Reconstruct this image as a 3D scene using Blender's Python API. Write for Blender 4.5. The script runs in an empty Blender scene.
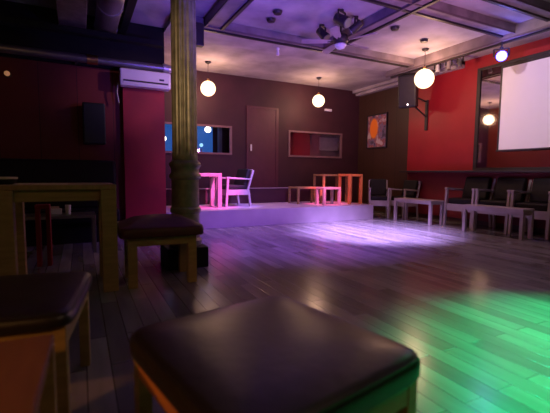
import bpy, bmesh, math, random
from mathutils import Matrix, Vector
random.seed(4)
R = math.radians
C = bpy.context.scene.collection

# ------------------------------------------------------------------ materials
def nt(name):
    m = bpy.data.materials.new(name); m.use_nodes = True
    return m, m.node_tree.nodes, m.node_tree.links
def mat(name, col, rough=.5, metal=0, var=.12, scale=6, stretch=(1, 1, 1), bump=0, spec=.5, coat=0):
    m, N, L = nt(name); b = N['Principled BSDF']
    b.inputs['Roughness'].default_value = rough
    b.inputs['Metallic'].default_value = metal
    b.inputs['Specular IOR Level'].default_value = spec
    b.inputs['Coat Weight'].default_value = coat
    tc = N.new('ShaderNodeTexCoord'); mp = N.new('ShaderNodeMapping'); mp.inputs['Scale'].default_value = stretch
    L.new(tc.outputs['Object'], mp.inputs['Vector'])
    n = N.new('ShaderNodeTexNoise'); n.inputs['Scale'].default_value = scale; n.inputs['Detail'].default_value = 4
    L.new(mp.outputs[0], n.inputs['Vector'])
    r = N.new('ShaderNodeValToRGB')
    r.color_ramp.elements[0].position = .3; r.color_ramp.elements[1].position = .7
    r.color_ramp.elements[0].color = [c*(1-var) for c in col]+[1]
    r.color_ramp.elements[1].color = [min(1, c*(1+var)) for c in col]+[1]
    L.new(n.outputs['Fac'], r.inputs[0]); L.new(r.outputs[0], b.inputs['Base Color'])
    if bump:
        bp = N.new('ShaderNodeBump'); bp.inputs['Strength'].default_value = bump; bp.inputs['Distance'].default_value = .01
        L.new(n.outputs['Fac'], bp.inputs['Height']); L.new(bp.outputs[0], b.inputs['Normal'])
    return m
def emit(name, col, s):
    m, N, L = nt(name); b = N['Principled BSDF']
    b.inputs['Base Color'].default_value = (*col, 1); b.inputs['Emission Color'].default_value = (*col, 1)
    b.inputs['Emission Strength'].default_value = s
    return m
def planks(name, c1, c2, rough, dirt):
    m, N, L = nt(name); b = N['Principled BSDF']
    tc = N.new('ShaderNodeTexCoord'); mp = N.new('ShaderNodeMapping'); mp.inputs['Rotation'].default_value = (0, 0, R(90))
    L.new(tc.outputs['Object'], mp.inputs['Vector'])
    br = N.new('ShaderNodeTexBrick'); br.inputs['Scale'].default_value = 1
    br.inputs['Brick Width'].default_value = 1.15; br.inputs['Row Height'].default_value = .125
    br.inputs['Mortar Size'].default_value = .0035; br.inputs['Mortar Smooth'].default_value = .4
    br.inputs['Color1'].default_value = (*c1, 1); br.inputs['Color2'].default_value = (*c2, 1)
    br.inputs['Mortar'].default_value = (c2[0]*.25, c2[1]*.25, c2[2]*.25, 1)
    br.offset_frequency = 2; br.offset = .37
    L.new(mp.outputs[0], br.inputs['Vector'])
    g = N.new('ShaderNodeTexNoise'); g.inputs['Scale'].default_value = 1.6; g.inputs['Detail'].default_value = 2
    mp2 = N.new('ShaderNodeMapping'); mp2.inputs['Scale'].default_value = (7, 1, 1)
    L.new(tc.outputs['Object'], mp2.inputs['Vector']); L.new(mp2.outputs[0], g.inputs['Vector'])
    r = N.new('ShaderNodeValToRGB'); r.color_ramp.elements[0].color = (.55, .55, .55, 1); r.color_ramp.elements[1].color = (1, 1, 1, 1)
    r.color_ramp.elements[0].position = .35; r.color_ramp.elements[1].position = .65
    L.new(g.outputs['Fac'], r.inputs[0])
    mx = N.new('ShaderNodeMix'); mx.data_type = 'RGBA'; mx.blend_type = 'MULTIPLY'; mx.inputs['Factor'].default_value = dirt
    L.new(br.outputs['Color'], mx.inputs[6]); L.new(r.outputs[0], mx.inputs[7]); L.new(mx.outputs[2], b.inputs['Base Color'])
    rr = N.new('ShaderNodeMapRange'); rr.inputs['To Min'].default_value = rough-.005; rr.inputs['To Max'].default_value = rough+.01
    L.new(g.outputs['Fac'], rr.inputs['Value']); L.new(rr.outputs[0], b.inputs['Roughness'])
    bp = N.new('ShaderNodeBump'); bp.inputs['Strength'].default_value = .25; bp.inputs['Distance'].default_value = .004
    L.new(br.outputs['Fac'], bp.inputs['Height']); bp.invert = True; L.new(bp.outputs[0], b.inputs['Normal'])
    return m
def panelling(name, col, rough, step, horizontal=False):
    # timber boards: thin dark joints every `step` metres
    m, N, L = nt(name); b = N['Principled BSDF']; b.inputs['Roughness'].default_value = rough
    tc = N.new('ShaderNodeTexCoord'); mp = N.new('ShaderNodeMapping')
    mp.inputs['Rotation'].default_value = (R(90), 0, 0) if not horizontal else (0, R(90), R(90))
    L.new(tc.outputs['Object'], mp.inputs['Vector'])
    br = N.new('ShaderNodeTexBrick'); br.inputs['Scale'].default_value = 1; br.offset = 0
    br.inputs['Brick Width'].default_value = step; br.inputs['Row Height'].default_value = 20
    br.inputs['Mortar Size'].default_value = .006
    br.inputs['Color1'].default_value = (*col, 1); br.inputs['Color2'].default_value = (*[c*.75 for c in col], 1)
    br.inputs['Mortar'].default_value = (*[c*.3 for c in col], 1)
    L.new(mp.outputs[0], br.inputs['Vector']); L.new(br.outputs['Color'], b.inputs['Base Color'])
    return m

M = dict(
    floor=planks('grey_laminate', (.31, .29, .29), (.145, .136, .14), .215, .5),
    stage=mat('stage_paint', (.42, .36, .40), .4, var=.12, scale=2),
    ceiling=mat('ceiling_paint', (.40, .355, .365), .8, var=.3, scale=1.7, bump=.15),
    beam=mat('beam_paint', (.22, .175, .18), .7, var=.35, scale=3),
    bdark=mat('dark_steel', (.035, .028, .03), .5, .3),
    back=mat('maroon_paint', (.045, .010, .016), .65, var=.2, scale=2, bump=.1),
    brown=panelling('brown_boards', (.065, .028, .016), .5, .45, True),
    leftwall=panelling('dark_red_boards', (.17, .018, .012), .65, .55),
    black=mat('black_paint', (.012, .012, .010), .7, spec=.2),
    flangebrown=mat('brown_steel', (.13, .09, .10), .6),
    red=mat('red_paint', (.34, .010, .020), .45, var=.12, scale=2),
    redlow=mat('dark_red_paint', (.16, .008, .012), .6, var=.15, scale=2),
    pillar=mat('red_pillar_paint', (.28, .007, .010), .6, var=.15, scale=3),
    oak=mat('pale_wood', (.32, .22, .08), .45, var=.2, scale=5, stretch=(1, 1, 6)),
    oakh=mat('pale_wood_top', (.33, .21, .085), .4, var=.2, scale=5, stretch=(6, 1, 1)),
    ash=mat('light_wood', (.36, .30, .30), .4, var=.12, scale=5),
    orangelit=mat('orange_lit_wood', (.55, .22, .07), .45, var=.15, scale=4, stretch=(6, 1, 1)),
    brownwood=mat('brown_wood', (.22, .09, .035), .5, var=.15, scale=4, stretch=(6, 1, 1)),
    leather=mat('black_leather', (.014, .010, .009), .38, var=.25, scale=22, bump=.15, spec=.6),
    leatherb=mat('black_leather_back', (.008, .006, .007), .6, var=.2, scale=20, spec=.25),
    maroon=mat('maroon_leather', (.07, .012, .012), .5, var=.2, scale=12),
    bluefab=mat('dark_blue_fabric', (.03, .03, .09), .7),
    iron=mat('painted_iron', (.27, .23, .15), .42, .25, var=.3, scale=9, bump=.2),
    white=mat('white_plastic', (.75, .73, .75), .35, var=.03),
    grey=mat('grey_metal', (.28, .27, .28), .35, .8, var=.15),
    duct=mat('galvanised_duct', (.5, .48, .52), .35, .7, var=.15, scale=4),
    brass=mat('brass', (.8, .5, .2), .3, 1),
    screen=mat('screen_fabric', (.86, .82, .84), .85, var=.01),
    frame=mat('window_frame_paint', (.22, .12, .12), .5),
    door=mat('door_paint', (.09, .018, .03), .45, var=.1),
    paper=mat('pale_card', (.65, .5, .4), .8),
    spk=mat('speaker_black', (.02, .018, .02), .5, bump=.1, scale=60),
    spkgreen=mat('speaker_dark', (.012, .02, .014), .6),
)
# mirror and glass
m, N, L = nt('mirror_glass'); b = N['Principled BSDF']; b.inputs['Base Color'].default_value = (.72, .66, .66, 1)
b.inputs['Metallic'].default_value = 1; b.inputs['Roughness'].default_value = .04; M['mirror'] = m
m, N, L = nt('window_glass'); N.remove(N['Principled BSDF'])
tr = N.new('ShaderNodeBsdfTransparent'); tr.inputs[0].default_value = (.9, .9, .95, 1)
gl = N.new('ShaderNodeBsdfGlossy'); gl.inputs['Roughness'].default_value = .03
mx = N.new('ShaderNodeMixShader'); mx.inputs[0].default_value = .12
L.new(tr.outputs[0], mx.inputs[1]); L.new(gl.outputs[0], mx.inputs[2]); L.new(mx.outputs[0], N['Material Output'].inputs['Surface']); M['glass'] = m
m, N, L = nt('glowing_opal_glass'); N.remove(N['Principled BSDF'])
lw = N.new('ShaderNodeLayerWeight'); lw.inputs[0].default_value = .5
rp = N.new('ShaderNodeMapRange'); rp.inputs['To Min'].default_value = 3.2; rp.inputs['To Max'].default_value = 1.0; L.new(lw.outputs['Facing'], rp.inputs['Value'])
em = N.new('ShaderNodeEmission'); em.inputs[0].default_value = (1, .66, .38, 1); L.new(rp.outputs[0], em.inputs[1])
tr = N.new('ShaderNodeBsdfTransparent'); ad = N.new('ShaderNodeAddShader'); L.new(em.outputs[0], ad.inputs[0]); L.new(tr.outputs[0], ad.inputs[1])
L.new(ad.outputs[0], N['Material Output'].inputs['Surface']); M['globe'] = m
M['globe2'] = emit('glowing_opal_glass_small', (1, .86, .72), 6)
M['blueled'] = emit('blue_led', (.10, .08, 1), 9)
M['ledcore'] = emit('white_led_core', (.8, .85, 1), 30)
M['led'] = emit('tiny_led', (1, .8, .75), 5)
M['amber'] = emit('amber_bulb', (1, .45, .2), .25)
M['bluewall'] = emit('self_glowing_blue_wall', (.035, .19, .62), .55)  # blue light on this wall is put into its own glow
M['bluebright'] = emit('bright_blue_bulb', (.35, .75, 1), 1.6)
# abstract artwork
m, N, L = nt('abstract_paint'); b = N['Principled BSDF']; b.inputs['Roughness'].default_value = .6
tc = N.new('ShaderNodeTexCoord'); mp = N.new('ShaderNodeMapping'); L.new(tc.outputs['Object'], mp.inputs[0])
n1 = N.new('ShaderNodeTexNoise'); n1.inputs['Scale'].default_value = 4.5; n1.inputs['Detail'].default_value = 3; L.new(mp.outputs[0], n1.inputs['Vector'])
r1 = N.new('ShaderNodeValToRGB'); cr = r1.color_ramp
cr.elements[0].color = (.06, .04, .08, 1); cr.elements[0].position = .35
cr.elements[1].color = (.55, .45, .45, 1); cr.elements[1].position = .62
for p_, c_ in ((.45, (.22, .17, .28, 1)), (.52, (.3, .06, .06, 1))): e = cr.elements.new(p_); e.color = c_
L.new(n1.outputs['Fac'], r1.inputs[0])
gr = N.new('ShaderNodeTexGradient'); gr.gradient_type = 'SPHERICAL'
mp2 = N.new('ShaderNodeMapping'); mp2.inputs['Location'].default_value = (0, -2.35, -1.5); mp2.inputs['Scale'].default_value = (1, 4.5, 2.7)
L.new(tc.outputs['Object'], mp2.inputs[0]); L.new(mp2.outputs[0], gr.inputs[0])
st = N.new('ShaderNodeValToRGB'); st.color_ramp.elements[0].position = .12; st.color_ramp.elements[1].position = .3
L.new(gr.outputs['Fac'], st.inputs[0])
mx = N.new('ShaderNodeMix'); mx.data_type = 'RGBA'; L.new(st.outputs[0], mx.inputs['Factor']); L.new(r1.outputs[0], mx.inputs[6])
mx.inputs[7].default_value = (1, .26, .02, 1); L.new(mx.outputs[2], b.inputs['Base Color']); M['art'] = m

# ------------------------------------------------------------------ geometry helpers
def BM(): return bmesh.new()
def box(bm, lo, hi, rot=None):
    lo, hi = Vector(lo), Vector(hi); c = (lo+hi)/2; s = hi-lo
    mt = Matrix.Translation(c) @ (rot.to_4x4() if rot else Matrix.Identity(4)) @ Matrix.Diagonal((*s, 1))
    bmesh.ops.create_cube(bm, size=1, matrix=mt); return bm
def bar(bm, a, b, w, d, up=(0, 0, 1)):
    a, b = Vector(a), Vector(b); z = (b-a).normalized(); u = Vector(up)
    if abs(z.dot(u)) > .98: u = Vector((0, 1, 0))
    x = u.cross(z).normalized(); y = z.cross(x)
    rot = Matrix((x, y, z)).transposed().to_4x4()
    bmesh.ops.create_cube(bm, size=1, matrix=Matrix.Translation((a+b)/2) @ rot @ Matrix.Diagonal((w, d, (b-a).length, 1))); return bm
def cyl(bm, a, b, r1, r2=None, seg=20):
    a, b = Vector(a), Vector(b); q = (b-a).to_track_quat('Z', 'Y').to_matrix().to_4x4()
    bmesh.ops.create_cone(bm, cap_ends=True, segments=seg, radius1=r1, radius2=r1 if r2 is None else r2, depth=(b-a).length,
                          matrix=Matrix.Translation((a+b)/2) @ q); return bm
def ball(bm, c, r, s=(1, 1, 1), seg=32):
    bmesh.ops.create_uvsphere(bm, u_segments=seg, v_segments=seg//2, radius=r, matrix=Matrix.Translation(c) @ Matrix.Diagonal((*s, 1))); return bm
def lathe(bm, prof, c=(0, 0, 0), seg=48, flute=0, nfl=16):
    rings = []
    for r, z, f in [(p + (0,))[:3] for p in prof]:
        ring = []
        for k in range(seg):
            a = 2*math.pi*k/seg; rr = r*(1 - f*(.5+.5*math.cos(a*nfl)))
            ring.append(bm.verts.new((c[0]+rr*math.cos(a), c[1]+rr*math.sin(a), c[2]+z)))
        rings.append(ring)
    for A, B in zip(rings, rings[1:]):
        for k in range(seg): bm.faces.new((A[k], A[(k+1) % seg], B[(k+1) % seg], B[k]))
    bm.faces.new(rings[0][::-1]); bm.faces.new(rings[-1]); return bm
def obj(name, bm, material, parent=None, bevel=0, smooth=False, seg=2):
    me = bpy.data.meshes.new(name); bmesh.ops.recalc_face_normals(bm, faces=bm.faces); bm.to_mesh(me); bm.free()
    me.materials.append(M[material])
    o = bpy.data.objects.new(name, me); C.objects.link(o)
    if parent: o.parent = parent
    if bevel:
        bv = o.modifiers.new('Bevel', 'BEVEL'); bv.width = bevel; bv.segments = seg; bv.limit_method = 'ANGLE'
    if smooth:
        for p in me.polygons: p.use_smooth = True
        if not bevel: pass
    return o
def tag(o, label, cat, group=None):
    o['label'] = label; o['category'] = cat
    if group: o['group'] = group
    return o
def thing(name, label, cat, loc=(0, 0, 0), rz=0, group=None):
    o = bpy.data.objects.new(name, None); C.objects.link(o); o.empty_display_size = .1
    o.location = loc; o.rotation_euler = (0, 0, R(rz)); return tag(o, label, cat, group)
def struct(name, bm, m, parent=None, bevel=0):
    o = obj(name, bm, m, parent, bevel)
    if not parent: o['kind'] = 'structure'
    return o
def dup(root, loc, rz, label, group=None, scale=None):
    r = root.copy(); C.objects.link(r); r.location = loc; r.rotation_euler = (0, 0, R(rz)); r['label'] = label
    if scale: r.scale = scale
    if group: r['group'] = group
    for ch in list(root.children):
        c = ch.copy(); C.objects.link(c); c.parent = r
        for g in ch.children:
            d = g.copy(); C.objects.link(d); d.parent = c
    return r

# ------------------------------------------------------------------ room shell
XR, YB, ZC = 7.9, 9.72, 3.68
YL, XL = 7.3, 1.42            # side wall that faces the camera on the left, and its end
SY, SZ, SX = 7.35, .35, 6.5  # stage front, height, right end
TY, TZ = 8.9, .72             # upper step
struct('floor', box(BM(), (-4.2, -2.2, -.1), (XR+.1, YB+.1, 0)), 'floor')
struct('ceiling', box(BM(), (-4.2, -2.2, ZC), (XR+.1, YB+.1, ZC+.1)), 'ceiling')
# back wall with two openings
WZ0, WZ1 = 1.61, 2.33
bm = BM()
box(bm, (XL-.1, YB, 0), (1.86, YB+.12, ZC)); box(bm, (1.86, YB, 0), (3.62, YB+.12, WZ0)); box(bm, (1.86, YB, WZ1), (3.62, YB+.12, ZC))
box(bm, (3.62, YB, 0), (5.38, YB+.12, ZC)); box(bm, (5.38, YB, 0), (7.23, YB+.12, WZ0)); box(bm, (5.38, YB, WZ1), (7.23, YB+.12, ZC))
box(bm, (7.23, YB, 0), (XR, YB+.12, ZC))
struct('wall_back', bm, 'back')
struct('wall_right', box(BM(), (XR, -2.2, 0), (XR+.1, YB+.1, ZC)), 'brown')
bm = BM(); box(bm, (-4.1, YL, 0), (XL, YL+.12, ZC)); box(bm, (XL-.12, YL, 0), (XL, YB, ZC)); struct('wall_left', bm, 'leftwall')
struct('wall_side', box(BM(), (-4.2, -2.2, 0), (-4.1, YL, ZC)), 'back')
struct('wall_front', box(BM(), (-4.2, -2.2, 0), (XR, -2.1, ZC)), 'back')
struct('stage_floor', box(BM(), (XL, SY, 0), (SX, YB, SZ)), 'stage')
struct('stage_step', box(BM(), (XL, TY, SZ), (SX, YB, TZ)), 'back')
struct('trim_1', box(BM(), (XL, TY-.03, TZ), (5.0, TY+.02, TZ+.02)), 'ash')
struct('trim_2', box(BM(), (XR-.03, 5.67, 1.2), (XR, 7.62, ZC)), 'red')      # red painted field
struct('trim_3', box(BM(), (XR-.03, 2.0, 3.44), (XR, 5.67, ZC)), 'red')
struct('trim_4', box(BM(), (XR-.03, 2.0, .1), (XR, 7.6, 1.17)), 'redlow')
struct('wall_pillar', box(BM(), (.70, YL-.12, 0), (XL-.02, YL, 2.56)), 'pillar')
struct('trim_5', box(BM(), (-4.1, YL-.07, 2.86), (XL, YL, ZC)), 'black')
# ceiling beams: pale web with dark flange strips
def beam(n, lo, hi, along):
    o = struct(n, box(BM(), lo, hi), 'beam')
    for e in (0, 1):
        a, b_ = list(lo), list(hi)
        k = 1 if along == 'x' else 0
        w = .022 if e == 0 else .05
        if e == 0: a[k] -= .0; b_[k] = a[k]+w
        else: a[k] = b_[k]-w
        a[2] -= .03; b_[2] = lo[2]
        obj('flange', box(BM(), a, b_), 'flangebrown' if e == 0 else 'bdark', o)
beam('trim_6', (XL, 6.42, 3.56), (6.9, 6.62, ZC), 'x')
beam('trim_7', (-1.5, 4.18, 3.56), (6.9, 4.44, ZC), 'x')
beam('trim_8', (-1.5, 3.45, 3.58), (6.9, 3.68, ZC), 'x')
beam('trim_9', (4.30, -1, 3.55), (4.55, 6.42, ZC), 'y')
beam('trim_10', (1.93, -1, 3.55), (2.25, 6.42, ZC), 'y')
beam('trim_11', (6.72, -1, 3.50), (6.92, 7.3, ZC), 'y')
struct('trim_12', box(BM(), (XL, 6.62, 3.60), (XR, 7.35, ZC)), 'ceiling')   # shallow plaster drop behind the beam
for i, (x, z) in enumerate(((7.62, 3.60), (7.74, 3.53))):
    struct('trim_%d' % (13+i), box(BM(), (x, 6.0, z), (XR, YB, ZC)), 'ceiling')

# windows: opening with frame, pane, and a recess behind holding painted glow and reflections
def window(n, x0, x1):
    w = BM(); t = .03
    box(w, (x0-.02, YB-.03, WZ0-.02), (x1+.02, YB+.05, WZ0+t)); box(w, (x0-.02, YB-.03, WZ1-t), (x1+.02, YB+.05, WZ1+.02))
    box(w, (x0-.02, YB-.03, WZ0+t), (x0+t, YB+.05, WZ1-t)); box(w, (x1-t, YB-.03, WZ0+t), (x1+.02, YB+.05, WZ1-t))
    o = struct(n, w, 'frame')
    obj('pane', box(BM(), (x0+t, YB+.02, WZ0+t), (x1-t, YB+.028, WZ1-t)), 'glass', o)
    return o
window('window_1', 1.86, 3.62); window('window_2', 5.38, 7.23)
YO = YB+.12
def recess(n, x0, x1, d, m):
    b = BM(); box(b, (x0-.3, YO+d, 1.2), (x1+.5, YO+d+.05, 2.8)); box(b, (x0-.35, YO, 1.2), (x0-.3, YO+d, 2.8)); box(b, (x1+.5, YO, 1.2), (x1+.55, YO+d, 2.8))
    box(b, (x0-.3, YO, 2.75), (x1+.5, YO+d, 2.8)); box(b, (x0-.3, YO, 1.2), (x1+.5, YO+d, 1.25))
    return struct(n, b, m)
recess('wall_room_behind', 1.86, 3.62, .9, 'back')
recess('wall_recess_right', 5.38, 7.23, .35, 'frame')
o = obj('blue_glow_panel', box(BM(), (1.66, YO+.84, 1.3), (3.42, YO+.895, 2.7)), 'bluewall'); tag(o, 'self glowing blue panel for the blue light behind the left window', 'panel')
o = obj('sliding_panel', box(BM(), (3.5, YO+.6, 1.3), (3.62, YO+.64, 2.6)), 'duct'); tag(o, 'tall grey post behind the left window', 'post')
t = thing('pendant_lamp', 'small white globe lamp glowing behind the left window', 'lamp', (3.13, YO+.35, 2.28))
obj('globe', ball(BM(), (0, 0, 0), .085), 'globe2', t, smooth=True); obj('rod', cyl(BM(), (0, 0, .08), (0, 0, .47), .01), 'bdark', t)
t = thing('pendant_lamp', 'small globe lamp glowing at the left window edge, left of the column', 'lamp', (1.95, YO+.35, 1.98))
obj('globe', ball(BM(), (0, 0, 0), .07), 'globe2', t, smooth=True); obj('rod', cyl(BM(), (0, 0, .07), (0, 0, .77), .01), 'bdark', t)
t = thing('table_lamp', 'small bright blue lamp on the sill behind the left window', 'lamp', (2.93, YO+.3, 1.25))
obj('bulb', ball(BM(), (0, 0, .60), .05), 'bluebright', t, smooth=True); obj('stand', cyl(BM(), (0, 0, 0), (0, 0, .5), .02, .012), 'bdark', t); obj('base', cyl(BM(), (0, 0, 0), (0, 0, .03), .07), 'bdark', t)
o = obj('red_reflection_board', box(BM(), (5.42, YO+.29, 1.5), (6.36, YO+.345, 2.45)), 'red'); tag(o, 'red board standing in for the red reflection in the left half of the right window', 'board')  # red reflection in the pane, built as a board
o = obj('reflection_sheet', box(BM(), (6.72, YO+.31, 1.85), (7.42, YO+.345, 2.25)), 'paper'); tag(o, 'pale sheet standing in for the grey reflection in the right window', 'reflection_sheet')  # grey reflection in the pane, modelled as a pale sheet

# door on the upper step
bm = BM(); box(bm, (4.06, YB-.03, TZ), (4.13, YB, 2.93)); box(bm, (4.95, YB-.03, TZ), (5.03, YB, 2.93)); box(bm, (4.13, YB-.03, 2.87), (4.95, YB, 2.93))
d = struct('door_1', bm, 'door')
obj('door_leaf', box(BM(), (4.13, YB-.015, TZ), (4.95, YB, 2.87)), 'door', d)
o = obj('door_handle', box(BM(), (4.17, YB-.05, 1.72), (4.21, YB-.015, 1.9)), 'white', d, .004); o['label'] = 'white vertical handle plate'

# ------------------------------------------------------------------ lamps that are seen
def globe_lamp(x, y, z, r, label):
    t = thing('globe_lamp', label, 'lamp', (x, y, ZC), group='glowing round glass globe lamps'); h = z-ZC
    obj('ceiling_rose', lathe(BM(), [(.07, 0), (.06, -.03), (.02, -.05)], seg=24), 'bdark', t)
    obj('rod', cyl(BM(), (0, 0, -.04), (0, 0, h+r), .005), 'bdark', t)
    obj('socket', cyl(BM(), (0, 0, h+r-.01), (0, 0, h+r+.05), .04, .025), 'brass', t, .004)
    obj('globe', ball(BM(), (0, 0, h), r), 'globe', t, smooth=True)
    l = bpy.data.lights.new('globe_bulb', 'POINT'); l.color = (1, .56, .36); l.energy = 42*(r/.175)**2; l.shadow_soft_size = r*.45
    o = bpy.data.objects.new('globe_bulb', l); C.objects.link(o); o.location = (x, y, z)
globe_lamp(2.73, 8.85, 3.07, .175, 'glowing warm globe lamp hanging above the left window, nearest the column')
globe_lamp(5.80, 8.85, 3.07, .165, 'glowing warm globe lamp hanging above the right window')
globe_lamp(6.40, 5.82, 3.08, .195, 'largest glowing white globe lamp, in front of the red wall beside the speaker')
# the lit room carries on behind the camera

# blue LED spotlight
def can(t, aim, L_=.2, r=.07, lens='bdark', body='bdark'):
    a = Vector(aim).normalized()
    p = Vector((0, 0, -.16))
    obj('lamp_body', cyl(BM(), p-a*L_*.5, p+a*L_*.5, r*.8, r, 24), body, t, .004)
    obj('lens', cyl(BM(), p+a*L_*.5, p+a*(L_*.5+.012), r*.86, None, 24), lens, t)
    y = BM(); s = Vector((-a.y, a.x, 0)).normalized()*(r+.015)
    bar(y, p+s, (s.x, s.y, -.03), .012, .03); bar(y, p-s, (-s.x, -s.y, -.03), .012, .03); bar(y, (s.x, s.y, -.03), (-s.x, -s.y, -.03), .03, .012)
    obj('yoke', y, 'bdark', t)
    obj('clamp', cyl(BM(), (0, 0, -.03), (0, 0, .0), .03), 'bdark', t)
t = thing('stage_spotlight', 'round stage spotlight shining bright blue-white above the screen corner', 'spotlight', (6.80, 4.46, 3.39))
can(t, (-.78, -.6, -.2), .16, .10, 'blueled')
obj('hanger', cyl(BM(), (0, 0, -.01), (0, 0, .11), .015), 'bdark', t)
a = Vector((-.78, -.6, -.2)).normalized(); obj('bulb', ball(BM(), Vector((0, 0, -.16))+a*.095, .058, seg=20), 'ledcore', t, smooth=True)
t = thing('stage_spotlight', 'dark spotlight left of the ceiling fan hub', 'spotlight', (3.83, 5.75, 3.68)); can(t, (.3, -.6, -.7), .22, .08, 'grey')
t = thing('stage_spotlight', 'dark spotlight on the beam behind the fan, above its hub', 'spotlight', (3.75, 5.1, 3.68)); can(t, (.3, -.7, -.5), .24, .09, 'grey')
t = thing('stage_spotlight', 'dark spotlight beside the beam right of the fan', 'spotlight', (4.12, 5.2, 3.68)); can(t, (-.5, .7, -.6), .2, .07, 'grey')
# row of small lamps above the red wall
ys = (6.32, 6.02, 5.74)
lb = ('white cylindrical spotlight above the red wall, nearest the big globe', 'small pale spotlight in the middle of the row above the red wall', 'small dark spotlight at the right end of the row above the red wall')
for y, l_, bd in zip(ys, lb, ('white', 'ash', 'grey')):
    t = thing('track_spotlight', l_, 'spotlight', (7.36, y, 3.68), group='small spotlights above the red wall')
    can(t, (-.1, -.1, -1), .17, .045, 'grey', bd)

# ceiling fan
t = thing('ceiling_fan', 'ceiling fan with pale blades and a dark motor in the middle of the ceiling', 'fan', (4.0, 5.46, 3.68))
obj('rod', cyl(BM(), (0, 0, 0), (0, 0, -.25), .015), 'bdark', t)
obj('motor', lathe(BM(), [(.03, -.2), (.11, -.24), (.13, -.3), (.12, -.36), (.05, -.4)], seg=32), 'bdark', t, smooth=True)
obj('light_bowl', lathe(BM(), [(.1, -.39), (.1, -.41), (.07, -.45), (.02, -.47)], seg=32), 'white', t, smooth=True)
for k in range(5):
    a = R(152+72*k); ca, sa = math.cos(a), math.sin(a)
    b = BM(); n = []
    for r_, w in ((.17, .03), (.28, .055), (.6, .07), (.66, .05)):
        for s in (-1, 1): n.append(b.verts.new((r_*ca - s*w*sa, r_*sa + s*w*ca, -.345 + s*.012)))
    for i in range(3): b.faces.new((n[2*i], n[2*i+1], n[2*i+3], n[2*i+2]))
    bl = obj('blade', b, 'ash', t); sm = bl.modifiers.new('S', 'SOLIDIFY'); sm.thickness = .01
    obj('blade_arm', bar(BM(), (.09*ca, .09*sa, -.34), (.22*ca, .22*sa, -.35), .03, .01), 'bdark', bl)

# small ceiling fittings
for x, y, l_ in ((2.88, 5.62, 'dark round ceiling fitting left of the fan, farther from the column base of the pair'), (2.93, 5.95, 'dark round ceiling fitting left of the fan, closer to the back beam'),
                 (5.0, 5.24, 'dark round ceiling fitting right of the fan, left of a pair'), (5.95, 5.45, 'dark round ceiling fitting nearest the big globe lamp')):
    t = thing('ceiling_fitting', l_, 'fitting', (x, y, ZC), group='dark round ceiling fittings')
    obj('housing', lathe(BM(), [(.075, 0), (.075, -.02), (.06, -.05), (.01, -.055)], seg=20), 'bdark', t); obj('rim', cyl(BM(), (0, 0, -.008), (0, 0, 0), .09), 'grey', t)
t = thing('smoke_detector', 'small white sensor hanging from the back beam', 'sensor', (3.6, 7.0, 3.6))
obj('base', cyl(BM(), (0, 0, -.03), (0, 0, 0), .035), 'white', t); obj('sensor_head', cyl(BM(), (0, 0, -.14), (0, 0, -.03), .03, .022), 'white', t)
o = obj('junction_box', box(BM(), (1.76, 6.36, 3.2), (1.9, 6.48, 3.56)), 'bdark', None, .01); tag(o, 'black box hanging from the back beam just right of the column', 'box')
o = obj('exit_light', box(BM(), (6.58, YB-.06, 2.98), (6.82, YB, 3.05)), 'white', None, .01); tag(o, 'small white box on the back wall right of the globe lamp above the right window', 'light')

# ------------------------------------------------------------------ right wall things
# mirror with dark frame, screen hanging in front of it
t = thing('wall_mirror', 'large dark framed mirror beside and behind the projection screen', 'mirror', (XR, 0, 0))
y0, y1, z0, z1 = 2.2, 5.58, 1.27, 3.38
b = BM()
for lo, hi in (((-.06, y1, z0), (0, y1+.08, z1+.05)), ((-.06, y0-.08, z0), (0, y0, z1+.05)), ((-.06, y0, z1), (0, y1, z1+.05)), ((-.06, y0-.08, z0-.05), (0, y1+.08, z0))): box(b, lo, hi)
obj('frame', b, 'bdark', t); obj('glass', box(BM(), (-.035, y0, z0), (-.01, y1, z1)), 'mirror', t)
t = thing('projection_screen', 'white projection screen hanging in front of the mirror', 'screen', (7.76, 0, 0))
obj('fabric', box(BM(), (-.008, 2.55, 1.63), (0, 5.03, 3.28)), 'screen', t)
b = BM(); box(b, (-.014, 5.03, 1.6), (.006, 5.065, 3.34)); box(b, (-.014, 2.5, 3.28), (.006, 5.03, 3.34)); obj('border', b, 'bdark', t)
obj('housing', box(BM(), (-.04, 2.5, 3.34), (.05, 5.1, 3.40)), 'bdark', t, .01)
for y in (2.9, 4.7): obj('bracket', box(BM(), (.04, y, 3.35), (.077, y+.06, 3.39)), 'bdark', t)
obj('weight_bar', cyl(BM(), (-.004, 2.5, 1.615), (-.004, 5.08, 1.615), .018), 'bdark', t)
o = obj('wall_shelf', box(BM(), (7.58, 2.0, 1.165), (XR, 7.62, 1.21)), 'bdark', None, .008); tag(o, 'long dark shelf along the wall above the armchairs', 'shelf')
t = thing('framed_picture', 'abstract orange and grey picture hanging on the brown boards', 'picture', (XR, 8.86, 2.38))
t.rotation_euler = (0, 0, 0)
b = BM(); w, h, f = .43, .5, .035
for lo, hi in (((-.04, -w, -h), (0, -w+f, h)), ((-.04, w-f, -h), (0, w, h)), ((-.04, -w+f, -h), (0, w-f, -h+f)), ((-.04, -w+f, h-f), (0, w-f, h))): box(b, lo, hi)
obj('frame', b, 'bdark', t)
cv = obj('canvas', box(BM(), (0, 0, 0), (.02, 2*(w-f), 2*(h-f))), 'art', t); cv.location = (-.025, -w+f, -h+f)
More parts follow.
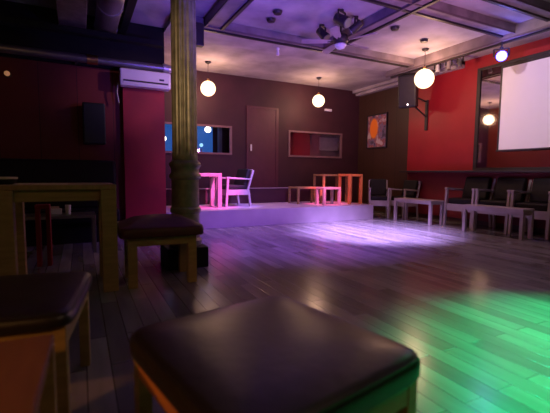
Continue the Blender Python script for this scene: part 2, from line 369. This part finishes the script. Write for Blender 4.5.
# loudspeaker on bracket
t = thing('loudspeaker', 'black loudspeaker on a wall bracket left of the big globe lamp', 'speaker', (7.3, 7.12, 3.18), 0)
sp = BM(); box(sp, (-.19, -.22, -.42), (.19, .22, .38)); rt = Matrix.Rotation(R(35), 3, 'Z') @ Matrix.Rotation(R(-10), 3, 'Y')
bmesh.ops.transform(sp, matrix=rt.to_4x4(), verts=sp.verts); obj('cabinet', sp, 'spk', t, .05, seg=3)
sp = BM(); box(sp, (-.205, -.18, -.36), (-.188, .18, .32)); bmesh.ops.transform(sp, matrix=rt.to_4x4(), verts=sp.verts); obj('grille', sp, 'bdark', t, .006)
sp = ball(BM(), (-.21, -.02, -.335), .02, seg=12); bmesh.ops.transform(sp, matrix=rt.to_4x4(), verts=sp.verts); obj('power_light', sp, 'led', t)
b = BM(); bar(b, (.1, 0, -.3), (.55, -.1, -.62), .03, .03); box(b, (.535, -.14, -.95), (.571, -.06, -.2)); bar(b, (.1, 0, -.1), (.55, -.1, -.25), .03, .03); obj('bracket', b, 'bdark', t)

# ------------------------------------------------------------------ left wall things
t = thing('air_conditioner', 'white wall air conditioner above the red pillar', 'air conditioner', (1.06, YL-.12, 2.56))
obj('body', box(BM(), (-.42, -.2, 0), (.42, 0, .285)), 'white', t, .03, seg=3)
obj('outlet_slot', box(BM(), (-.37, -.212, .07), (.37, -.196, .095)), 'bdark', t)
obj('louvre', box(BM(), (-.37, -.215, .03), (.37, -.2, .062)), 'white', t, .003)
obj('display', box(BM(), (.22, -.206, .13), (.3, -.2, .16)), 'bluefab', t)
hs = BM(); pts = [(-.44, -.05, .06), (-.46, -.05, -.1), (-.43, -.04, -.28)]
for a, c in zip(pts, pts[1:]): cyl(hs, a, c, .014)
obj('hose', hs, 'grey', t)
t = thing('loudspeaker', 'dark boxy loudspeaker on the dark red left wall', 'speaker', (.235, YL-.16, 1.57))
obj('cabinet', box(BM(), (-.17, -.15, 0), (.17, .12, .66)), 'spkgreen', t, .02); obj('grille', box(BM(), (-.145, -.158, .03), (.145, -.148, .63)), 'spkgreen', t); obj('bracket', box(BM(), (-.05, .12, .25), (.05, .16, .4)), 'bdark', t)
t = thing('heating_pipe', 'thick grey pipe running along the top of the left wall', 'pipe', (0, YL-.22, 0))
obj('pipe_run', cyl(BM(), (-3.6, 0, 2.93), (1.40, 0, 2.93), .065), 'grey', t, smooth=False)
b = BM(); cyl(b, (1.36, 0, 2.93), (1.44, 0, 2.93), .085); ball(b, (1.46, 0, 2.93), .075, seg=16); obj('end_cap', b, 'duct', t)
for x in (.0, -1.1): obj('bracket', box(BM(), (x-.02, -.02, 2.85), (x+.02, .15, 3.0)), 'bdark', t)
o = obj('pipe_highlight', cyl(BM(), (.16, 0, 2.93), (.32, 0, 2.93), .075), 'brass', t); o['label'] = 'brass coloured sleeve in place of a golden highlight'  # golden highlight on the pipe, modelled as a sleeve
t = thing('ventilation_duct', 'round metal duct running along the ceiling left of the column', 'duct', (.45, 0, 3.46))
obj('duct_run', cyl(BM(), (0, 1.5, 0), (0, 7.2, 0), .17, None, 32), 'duct', t, smooth=True)
for y in (3, 4.5, 6, 7.0): obj('joint_band', cyl(BM(), (0, y, 0), (0, y+.05, 0), .18, None, 32), 'duct', t)
o = obj('square_duct', box(BM(), (-.22, 1, 3.35), (.16, 7.2, ZC)), 'iron', None, .01); tag(o, 'brown boxed duct along the ceiling left of the round duct', 'duct')
o = obj('cable_tray', box(BM(), (.66, 1, 3.45), (.78, 7.2, ZC)), 'black', None, .01); tag(o, 'black cable tray along the ceiling right of the round duct', 'tray')
b = BM(); box(b, (-3.5, 6.1, 3.3), (XL-.0, 6.25, 3.36)); o = obj('ceiling_rail', box(BM(), (-3.9, 6.7, 3.2), (1.3, 6.85, 3.28)), 'black'); b.free(); tag(o, 'black rail crossing under the ducts above the left wall', 'rail')
t = thing('wall_light', 'tiny dim amber light on the left wall under the pipe', 'light', (-.95, YL, 2.6))
obj('back_plate', cyl(BM(), (0, -.03, 0), (0, 0, 0), .05), 'bdark', t); obj('bulb', ball(BM(), (0, -.07, 0), .04, seg=16), 'amber', t)

# bench along left wall
t = thing('wall_bench', 'long black upholstered bench along the dark red left wall', 'bench', (0, 0, 0))
obj('backrest', box(BM(), (-3.6, 7.02, .5), (.55, YL-.12, 1.30)), 'leatherb', t, .04); obj('seat', box(BM(), (-3.6, 6.5, .32), (.55, 7.02, .52)), 'leatherb', t, .04)
obj('plinth', box(BM(), (-3.55, 6.6, 0), (.5, 7.1, .32)), 'black', t)

# ------------------------------------------------------------------ cast iron column
t = thing('cast_iron_column', 'fluted cast iron column with moulded collar and black block base', 'column', (1.12, 4.57, 0))
obj('plinth', box(BM(), (-.27, -.27, 0), (.2, .2, .24)), 'black', t, .01)
obj('lower_shaft', lathe(BM(), [(.19, .24), (.19, .3), (.165, .33), (.165, .62), (.18, .64), (.18, .68), (.163, .7), (.16, 1.02)], seg=96), 'iron', t, smooth=False)
obj('collar', lathe(BM(), [(.16, 1.02), (.185, 1.04), (.185, 1.08), (.165, 1.1), (.16, 1.14), (.175, 1.17), (.19, 1.19), (.18, 1.22), (.15, 1.25)], seg=64), 'iron', t, smooth=True)
obj('shaft', lathe(BM(), [(.148, 1.25), (.148, 1.3, .0), (.146, 1.34, .07), (.142, 3.3, .07), (.142, 3.36)], seg=128), 'iron', t)
obj('capital', lathe(BM(), [(.145, 3.36), (.2, 3.42), (.2, 3.48), (.26, 3.6), (.26, ZC)], seg=48), 'iron', t)

# ------------------------------------------------------------------ furniture
def wood_table(name, label, cat, loc, rz, w, d, h, leg, top=.05, apron=.0, m='oak', mt='oakh', group=None, inset=0):
    t = thing(name, label, cat, loc, rz, group)
    obj('tabletop', box(BM(), (-w/2, -d/2, h-top), (w/2, d/2, h)), mt, t, .006)
    for sx in (-1, 1):
        for sy in (-1, 1):
            x, y = sx*(w/2-leg/2-inset), sy*(d/2-leg/2-inset)
            obj('leg', box(BM(), (x-leg/2, y-leg/2, 0), (x+leg/2, y+leg/2, h-top)), m, t, .005)
    if apron:
        b = BM(); e = leg/2+inset; th = .022
        for sy in (-1, 1): box(b, (-w/2+leg+inset, sy*(d/2-e)-th/2, h-top-apron), (w/2-leg-inset, sy*(d/2-e)+th/2, h-top))
        for sx in (-1, 1): box(b, (sx*(w/2-e)-th/2, -d/2+leg+inset, h-top-apron), (sx*(w/2-e)+th/2, d/2-leg-inset, h-top))
        obj('apron', b, m, t)
    return t
def cushion(w, d, z0, z1, crown=.02, n=14, r=.06, edge=.03):
    """rounded square cushion: grid with superellipse corners, domed top and welted edge"""
    b = BM(); prof = [(1-.02, z0), (1, z0+edge*.4), (1, z1-edge), (1-edge*.5/w*2, z1-edge*.25), (1-edge*1.2/w*2, z1), (.6, z1+crown*.7), (.25, z1+crown), (.0001, z1+crown)]
    K = 72; rings = []
    for s, z in prof:
        ring = []
        for k in range(K):
            a = 2*math.pi*k/K; c_, s_ = math.cos(a), math.sin(a); e = 2/10 if s > .7 else 2/(4+10*s)
            x = abs(c_)**e*math.copysign(1, c_); y = abs(s_)**e*math.copysign(1, s_)
            ring.append(b.verts.new((x*w/2*s, y*d/2*s, z)))
        rings.append(ring)
    for A, B in zip(rings, rings[1:]):
        for k in range(K): b.faces.new((A[k], A[(k+1) % K], B[(k+1) % K], B[k]))
    b.faces.new(rings[0][::-1]); b.faces.new(rings[-1]); return b
def stool(label, loc, rz, w, d, h, mf, ms, cush=.085, leg=.055, crown=.015, apron=.09, ma=None, rail=False, i=.03):
    t = thing('upholstered_stool', label, 'stool', loc, rz)
    fz = h-cush
    obj('seat_cushion', cushion(w, d, fz, h, crown), ms, t, smooth=True)
    wl = BM()
    K = 72
    pts = []
    for k in range(K):
        a = 2*math.pi*k/K; e = 2/10; c_, s_ = math.cos(a), math.sin(a)
        pts.append(Vector((abs(c_)**e*math.copysign(1, c_)*(w/2-.012), abs(s_)**e*math.copysign(1, s_)*(d/2-.012), h-.014)))
    for k in range(K): cyl(wl, pts[k], pts[(k+1) % K], .006, None, 6)
    obj('piping', wl, ms, t)
    for sx in (-1, 1):
        for sy in (-1, 1):
            x, y = sx*(w/2-leg/2-i), sy*(d/2-leg/2-i)
            obj('leg', box(BM(), (x-leg/2, y-leg/2, 0), (x+leg/2, y+leg/2, fz)), mf, t, .004)
    for sy in (-1, 1): obj('apron', box(BM(), (-w/2+leg+i, sy*(d/2-i-.015)-.013, fz-apron), (w/2-leg-i, sy*(d/2-i-.015)+.013, fz)), mf, t, .003)
    for sx in (-1, 1): obj('apron', box(BM(), (sx*(w/2-i-.015)-.013, -d/2+leg+i, fz-apron), (sx*(w/2-i-.015)+.013, d/2-leg-i, fz)), ma or mf, t, .003)
    if rail: obj('stretcher', box(BM(), (-w/2+leg, -.02, .12), (w/2-leg, .02, .17)), mf, t)
    return t
# armchair: wooden loop frame, faces local -y
def armchair(label, loc, rz, group=None):
    t = thing('armchair', label, 'armchair', loc, rz, group)
    for s in (-1, 1):
        x = s*.285
        obj('leg', bar(BM(), (x, -.31, 0), (x, -.27, .645), .045, .05, (0, 1, 0)), 'ash', t, .004)
        obj('leg', bar(BM(), (x, .30, 0), (x, .24, .38), .045, .05, (0, 1, 0)), 'ash', t, .004)
        obj('arm', bar(BM(), (x, -.31, .655), (x, .31, .62), .055, .035), 'ash', t, .006)
        obj('back_post', bar(BM(), (x, .22, .36), (x, .37, .83), .04, .045, (0, 1, 0)), 'ash', t, .004)
    b = BM(); box(b, (-.262, -.30, .27), (.262, -.275, .39)); box(b, (-.262, .22, .27), (.262, .245, .39))
    for s in (-1, 1): box(b, (s*.285-.02, -.27, .27), (s*.285+.02, .23, .39))
    obj('seat_frame', b, 'ash', t)
    obj('seat_cushion', box(BM(), (-.255, -.28, .385), (.255, .24, .49)), 'leatherb', t, .03, seg=3)
    b = box(BM(), (-.255, -.05, -.20), (.255, .05, .20)); bmesh.ops.transform(b, matrix=Matrix.Translation((0, .24, .66)) @ Matrix.Rotation(R(-17), 4, 'X'), verts=b.verts)
    obj('back_cushion', b, 'leatherb', t, .03, seg=3)
    obj('top_rail', bar(BM(), (-.265, .365, .81), (.265, .365, .81), .025, .07), 'ash', t, .004)
    return t
# --- on the stage
wood_table('square_table', 'pink lit wooden table on the stage beside the column', 'table', (2.32, 8.25, SZ), 0, .86, .6, .75, .095, .07, 0, 'ash', 'ash')
ac = armchair('armchair on the stage facing the pink lit table', (3.13, 8.28, SZ), -84)
wood_table('low_table', 'low brown table on the stage below the right window', 'table', (5.16, 8.42, SZ), 0, .72, .5, .42, .05, .04, 0, 'oak', 'oakh')
wood_table('low_table', 'small pink lit low table at the stage front', 'table', (5.46, 7.82, SZ), 0, .5, .36, .43, .06, .05, 0, 'ash', 'ash')
wood_table('square_table', 'dark brown table behind the small pink lit low table', 'table', (6.0, 8.5, SZ), 0, .78, .5, .75, .05, .05, 0, 'oak', 'oakh')
wood_table('square_table', 'orange lit wooden table at the right end of the stage', 'table', (6.23, 7.95, SZ), 0, .42, .48, .76, .065, .06, 0, 'orangelit', 'orangelit')
# --- right hand seating
g = 'armchairs along the right wall'
dup(ac, (6.86, 7.58, 0), -38, 'armchair at the stage corner, its top rail lit pink', g, (.8, .8, 1.15))
dup(ac, (7.45, 7.28, 0), -85, 'black cushioned armchair between the stage corner chair and the low table', g, (.8, .9, 1.12))
for y, l_ in ((5.47, 'black cushioned armchair behind the first low table, under the red wall end'), (4.74, 'black cushioned armchair behind the left end of the second low table'),
              (4.02, 'black cushioned armchair below the projection screen, behind the second low table'), (3.27, 'black cushioned armchair cut off at the right edge of the photo')):
    dup(ac, (7.5, y, 0), -90, l_, g, (1.14, 1.05, 1.24))
wood_table('low_table', 'low table by the wall below the red wall, farther from the camera', 'table', (7.0, 6.4, 0), 0, .42, 1.1, .54, .06, .06, .03, 'ash', 'ash')
wood_table('low_table', 'long low table in front of the armchairs below the projection screen', 'table', (6.86, 4.42, 0), 0, .32, 1.16, .53, .06, .08, .03, 'ash', 'ash')
# --- foreground
stool('big square stool with black leather seat, nearest the camera', (.589, 1.212, 0), 11, .78, .84, .50, 'oak', 'leather', ma='orangelit', cush=.088)  # side aprons carry orange light as their wood colour
stool('black leather stool with pale wood frame at the left edge of the photo', (-.37, 2.10, 0), -8, .76, .74, .545, 'oak', 'leather', cush=.065, leg=.05)
stool('dark red and black stool standing in front of the cast iron column', (.71, 4.02, 0), -2, .80, .68, .59, 'oak', 'maroon', cush=.1, crown=.08, leg=.085, i=.075)
wood_table('side_table', 'orange brown wooden tabletop in the bottom left corner', 'table', (-.365, 1.30, 0), -2, .50, .62, .5, .05, .03, .06, 'oak', 'brownwood')
# --- left tall table and what is around it
wood_table('dining_table', 'chunky wooden table near the left edge, taller than the stools', 'table', (-.17, 4.12, 0), 0, .92, .72, .99, .13, .045, .10, 'oak', 'oakh')
t = thing('ashtray', 'round pale rimmed dish on the chunky wooden table at the left edge', 'dish', (-.57, 3.95, .99))
obj('bowl', lathe(BM(), [(.05, 0), (.08, .02), (.085, .05), (.075, .05), (.06, .025)], seg=32), 'black', t); obj('rim', lathe(BM(), [(.078, .045), (.092, .048), (.092, .062), (.078, .064)], seg=32), 'paper', t)
o = obj('lit_edge_strip', box(BM(), (-.47, 3.80, .99), (-.10, 3.96, .998)), 'paper'); tag(o, 'pale card standing in for the lit edge of the chunky wooden table', 'strip')  # light along the tabletop edge, laid on as a pale piece
wood_table('low_table', 'dark low table seen beneath the chunky wooden table', 'table', (-.5, 6.0, 0), 0, 1.35, .5, .52, .05, .04, 0, 'grey', 'grey')
for x, l_ in ((-.78, 'pale napkin box on the dark low table, left one'), (-.33, 'pale napkin box on the dark low table, right one')):
    t = thing('napkin_box', l_, 'box', (x, 6.0, .52), group='pale napkin boxes on the dark low table')
    obj('box_body', box(BM(), (-.09, -.05, 0), (.09, .05, .08)), 'white', t, .01); obj('napkin', box(BM(), (-.06, -.01, .08), (.06, .01, .11)), 'paper', t)
t = thing('drinking_glass', 'clear glass on the dark low table, beside the right napkin box', 'glass', (-.16, 5.95, .52)); obj('tumbler', lathe(BM(), [(.03, 0), (.038, .13), (.035, .13), (.028, .01)], seg=24), 'white', t)
wood_table('bar_chair', 'small red stool standing behind the chunky wooden table', 'stool', (-.40, 5.2, 0), 0, .15, .15, .72, .045, .05, 0, 'pillar', 'pillar')

# ------------------------------------------------------------------ lights
def spot(name, loc, target, col, power, size=40, blend=.6, r=.05):
    l = bpy.data.lights.new(name, 'SPOT'); l.color = col; l.energy = power; l.spot_size = R(size); l.spot_blend = blend; l.shadow_soft_size = r
    o = bpy.data.objects.new(name, l); C.objects.link(o); o.location = loc
    o.rotation_euler = (Vector(target)-Vector(loc)).to_track_quat('-Z', 'Y').to_euler(); return o
def area(name, loc, target, col, power, size):
    l = bpy.data.lights.new(name, 'AREA'); l.color = col; l.energy = power; l.size = size
    o = bpy.data.objects.new(name, l); C.objects.link(o); o.location = loc
    o.rotation_euler = (Vector(target)-Vector(loc)).to_track_quat('-Z', 'Y').to_euler(); return o
spot('lavender_pool', (3.9, 4.6, 3.4), (5.0, 5.65, 0), (.55, .36, 1), 6000, 54, 1)
spot('violet_floor', (3.6, 3.6, 3.4), (3.4, 6.1, 0), (.34, .12, 1), 1000, 84, 1)
spot('green_pool', (4.6, 2.4, 3.4), (2.9, .6, 0), (0, 1, .18), 2100, 50, 1)
spot('teal_pool', (4.8, 3.0, 3.4), (2.75, 1.2, 0), (0, .85, .45), 950, 36, 1)
spot('magenta_stage', (3.4, 5.9, 3.4), (2.6, 8.1, .8), (1, .10, .45), 2200, 26, .8)
spot('lilac_chair', (4.2, 6.0, 3.3), (3.3, 8.1, .7), (.38, .22, 1), 1300, 22, .8)
spot('rose_stage', (4.4, 6.1, 3.3), (5.45, 7.9, .7), (1, .14, .35), 2200, 20, .8)
spot('red_stage', (4.6, 6.1, 3.3), (6.1, 7.9, .8), (1, .16, .18), 300, 18, .8)
spot('blue_ceiling', (2.2, 3.4, 2.0), (2.6, 5.6, 3.68), (.15, .07, 1), 330, 120, 1, .15)
spot('violet_ceiling', (4.6, 2.8, 2.0), (4.8, 6.2, 3.68), (.85, .32, .8), 150, 120, 1, .15)
spot('pink_screen_fill', (3.6, 3.6, 3.2), (7.76, 3.8, 2.45), (1, .74, .85), 260, 42, .3)  # added pink fill to brighten the screen, no projector stands here
spot('warm_column', (-.6, 1.2, 2.6), (1.1, 4.6, 2.2), (1, .66, .38), 170, 30, .8)
area('warm_overhead', (1.9, -.6, 3.2), (1, 1.6, .4), (1, .62, .42), 6, .6)
area('dim_warm_fill', (-2.2, -.9, 2.6), (0, 3, .6), (1, .5, .16), 6, .8)
spot('orange_near', (-2.4, .6, 1.6), (0, 1.4, .45), (1, .35, .08), 80, 60, .8)
spot('stage_wash', (2.9, 7.95, 3.4), (2.9, 7.95, 0), (.72, .42, 1), 200, 58, .8)
spot('stage_wash_right', (5.0, 7.95, 3.4), (5.0, 7.95, 0), (.9, .35, .9), 120, 58, .8)
spot('lilac_side', (3.2, 4.6, 3.2), (.9, 7.2, 2.5), (1, .55, .75), 120, 26, .9)
l = bpy.data.lights.new('blue_glow', 'POINT'); l.color = (.1, .08, 1); l.energy = 9; l.shadow_soft_size = .03
o = bpy.data.objects.new('blue_glow', l); C.objects.link(o); o.location = (6.66, 4.28, 3.27)

w = bpy.data.worlds.new('World'); bpy.context.scene.world = w; w.use_nodes = True
w.node_tree.nodes['Background'].inputs[0].default_value = (.004, .003, .005, 1)

# ------------------------------------------------------------------ camera
cam = bpy.data.cameras.new('Camera'); co = bpy.data.objects.new('Camera', cam); C.objects.link(co)
cam.sensor_width = 36; cam.sensor_fit = 'HORIZONTAL'; cam.lens = 382/550*36; cam.clip_start = .05
yaw, pitch, roll = R(27), R(4.9), R(.48)
fw = Vector((math.sin(yaw)*math.cos(pitch), math.cos(yaw)*math.cos(pitch), -math.sin(pitch)))
r0 = Vector((math.cos(yaw), -math.sin(yaw), 0)); u0 = r0.cross(fw)
rv = r0*math.cos(roll)+u0*math.sin(roll); uv = rv.cross(fw)
co.matrix_world = Matrix.Translation((0, 0, 1.1)) @ Matrix((rv, uv, -fw)).transposed().to_4x4()
cam.dof.use_dof = True; cam.dof.focus_distance = 7.5; cam.dof.aperture_fstop = 1.6
sc = bpy.context.scene; sc.camera = co
sc.view_settings.view_transform = 'Standard'; sc.view_settings.look = 'None'
try:
    sc.cycles.use_denoising = True; sc.cycles.max_bounces = 8; sc.cycles.sample_clamp_indirect = 6
except Exception: pass
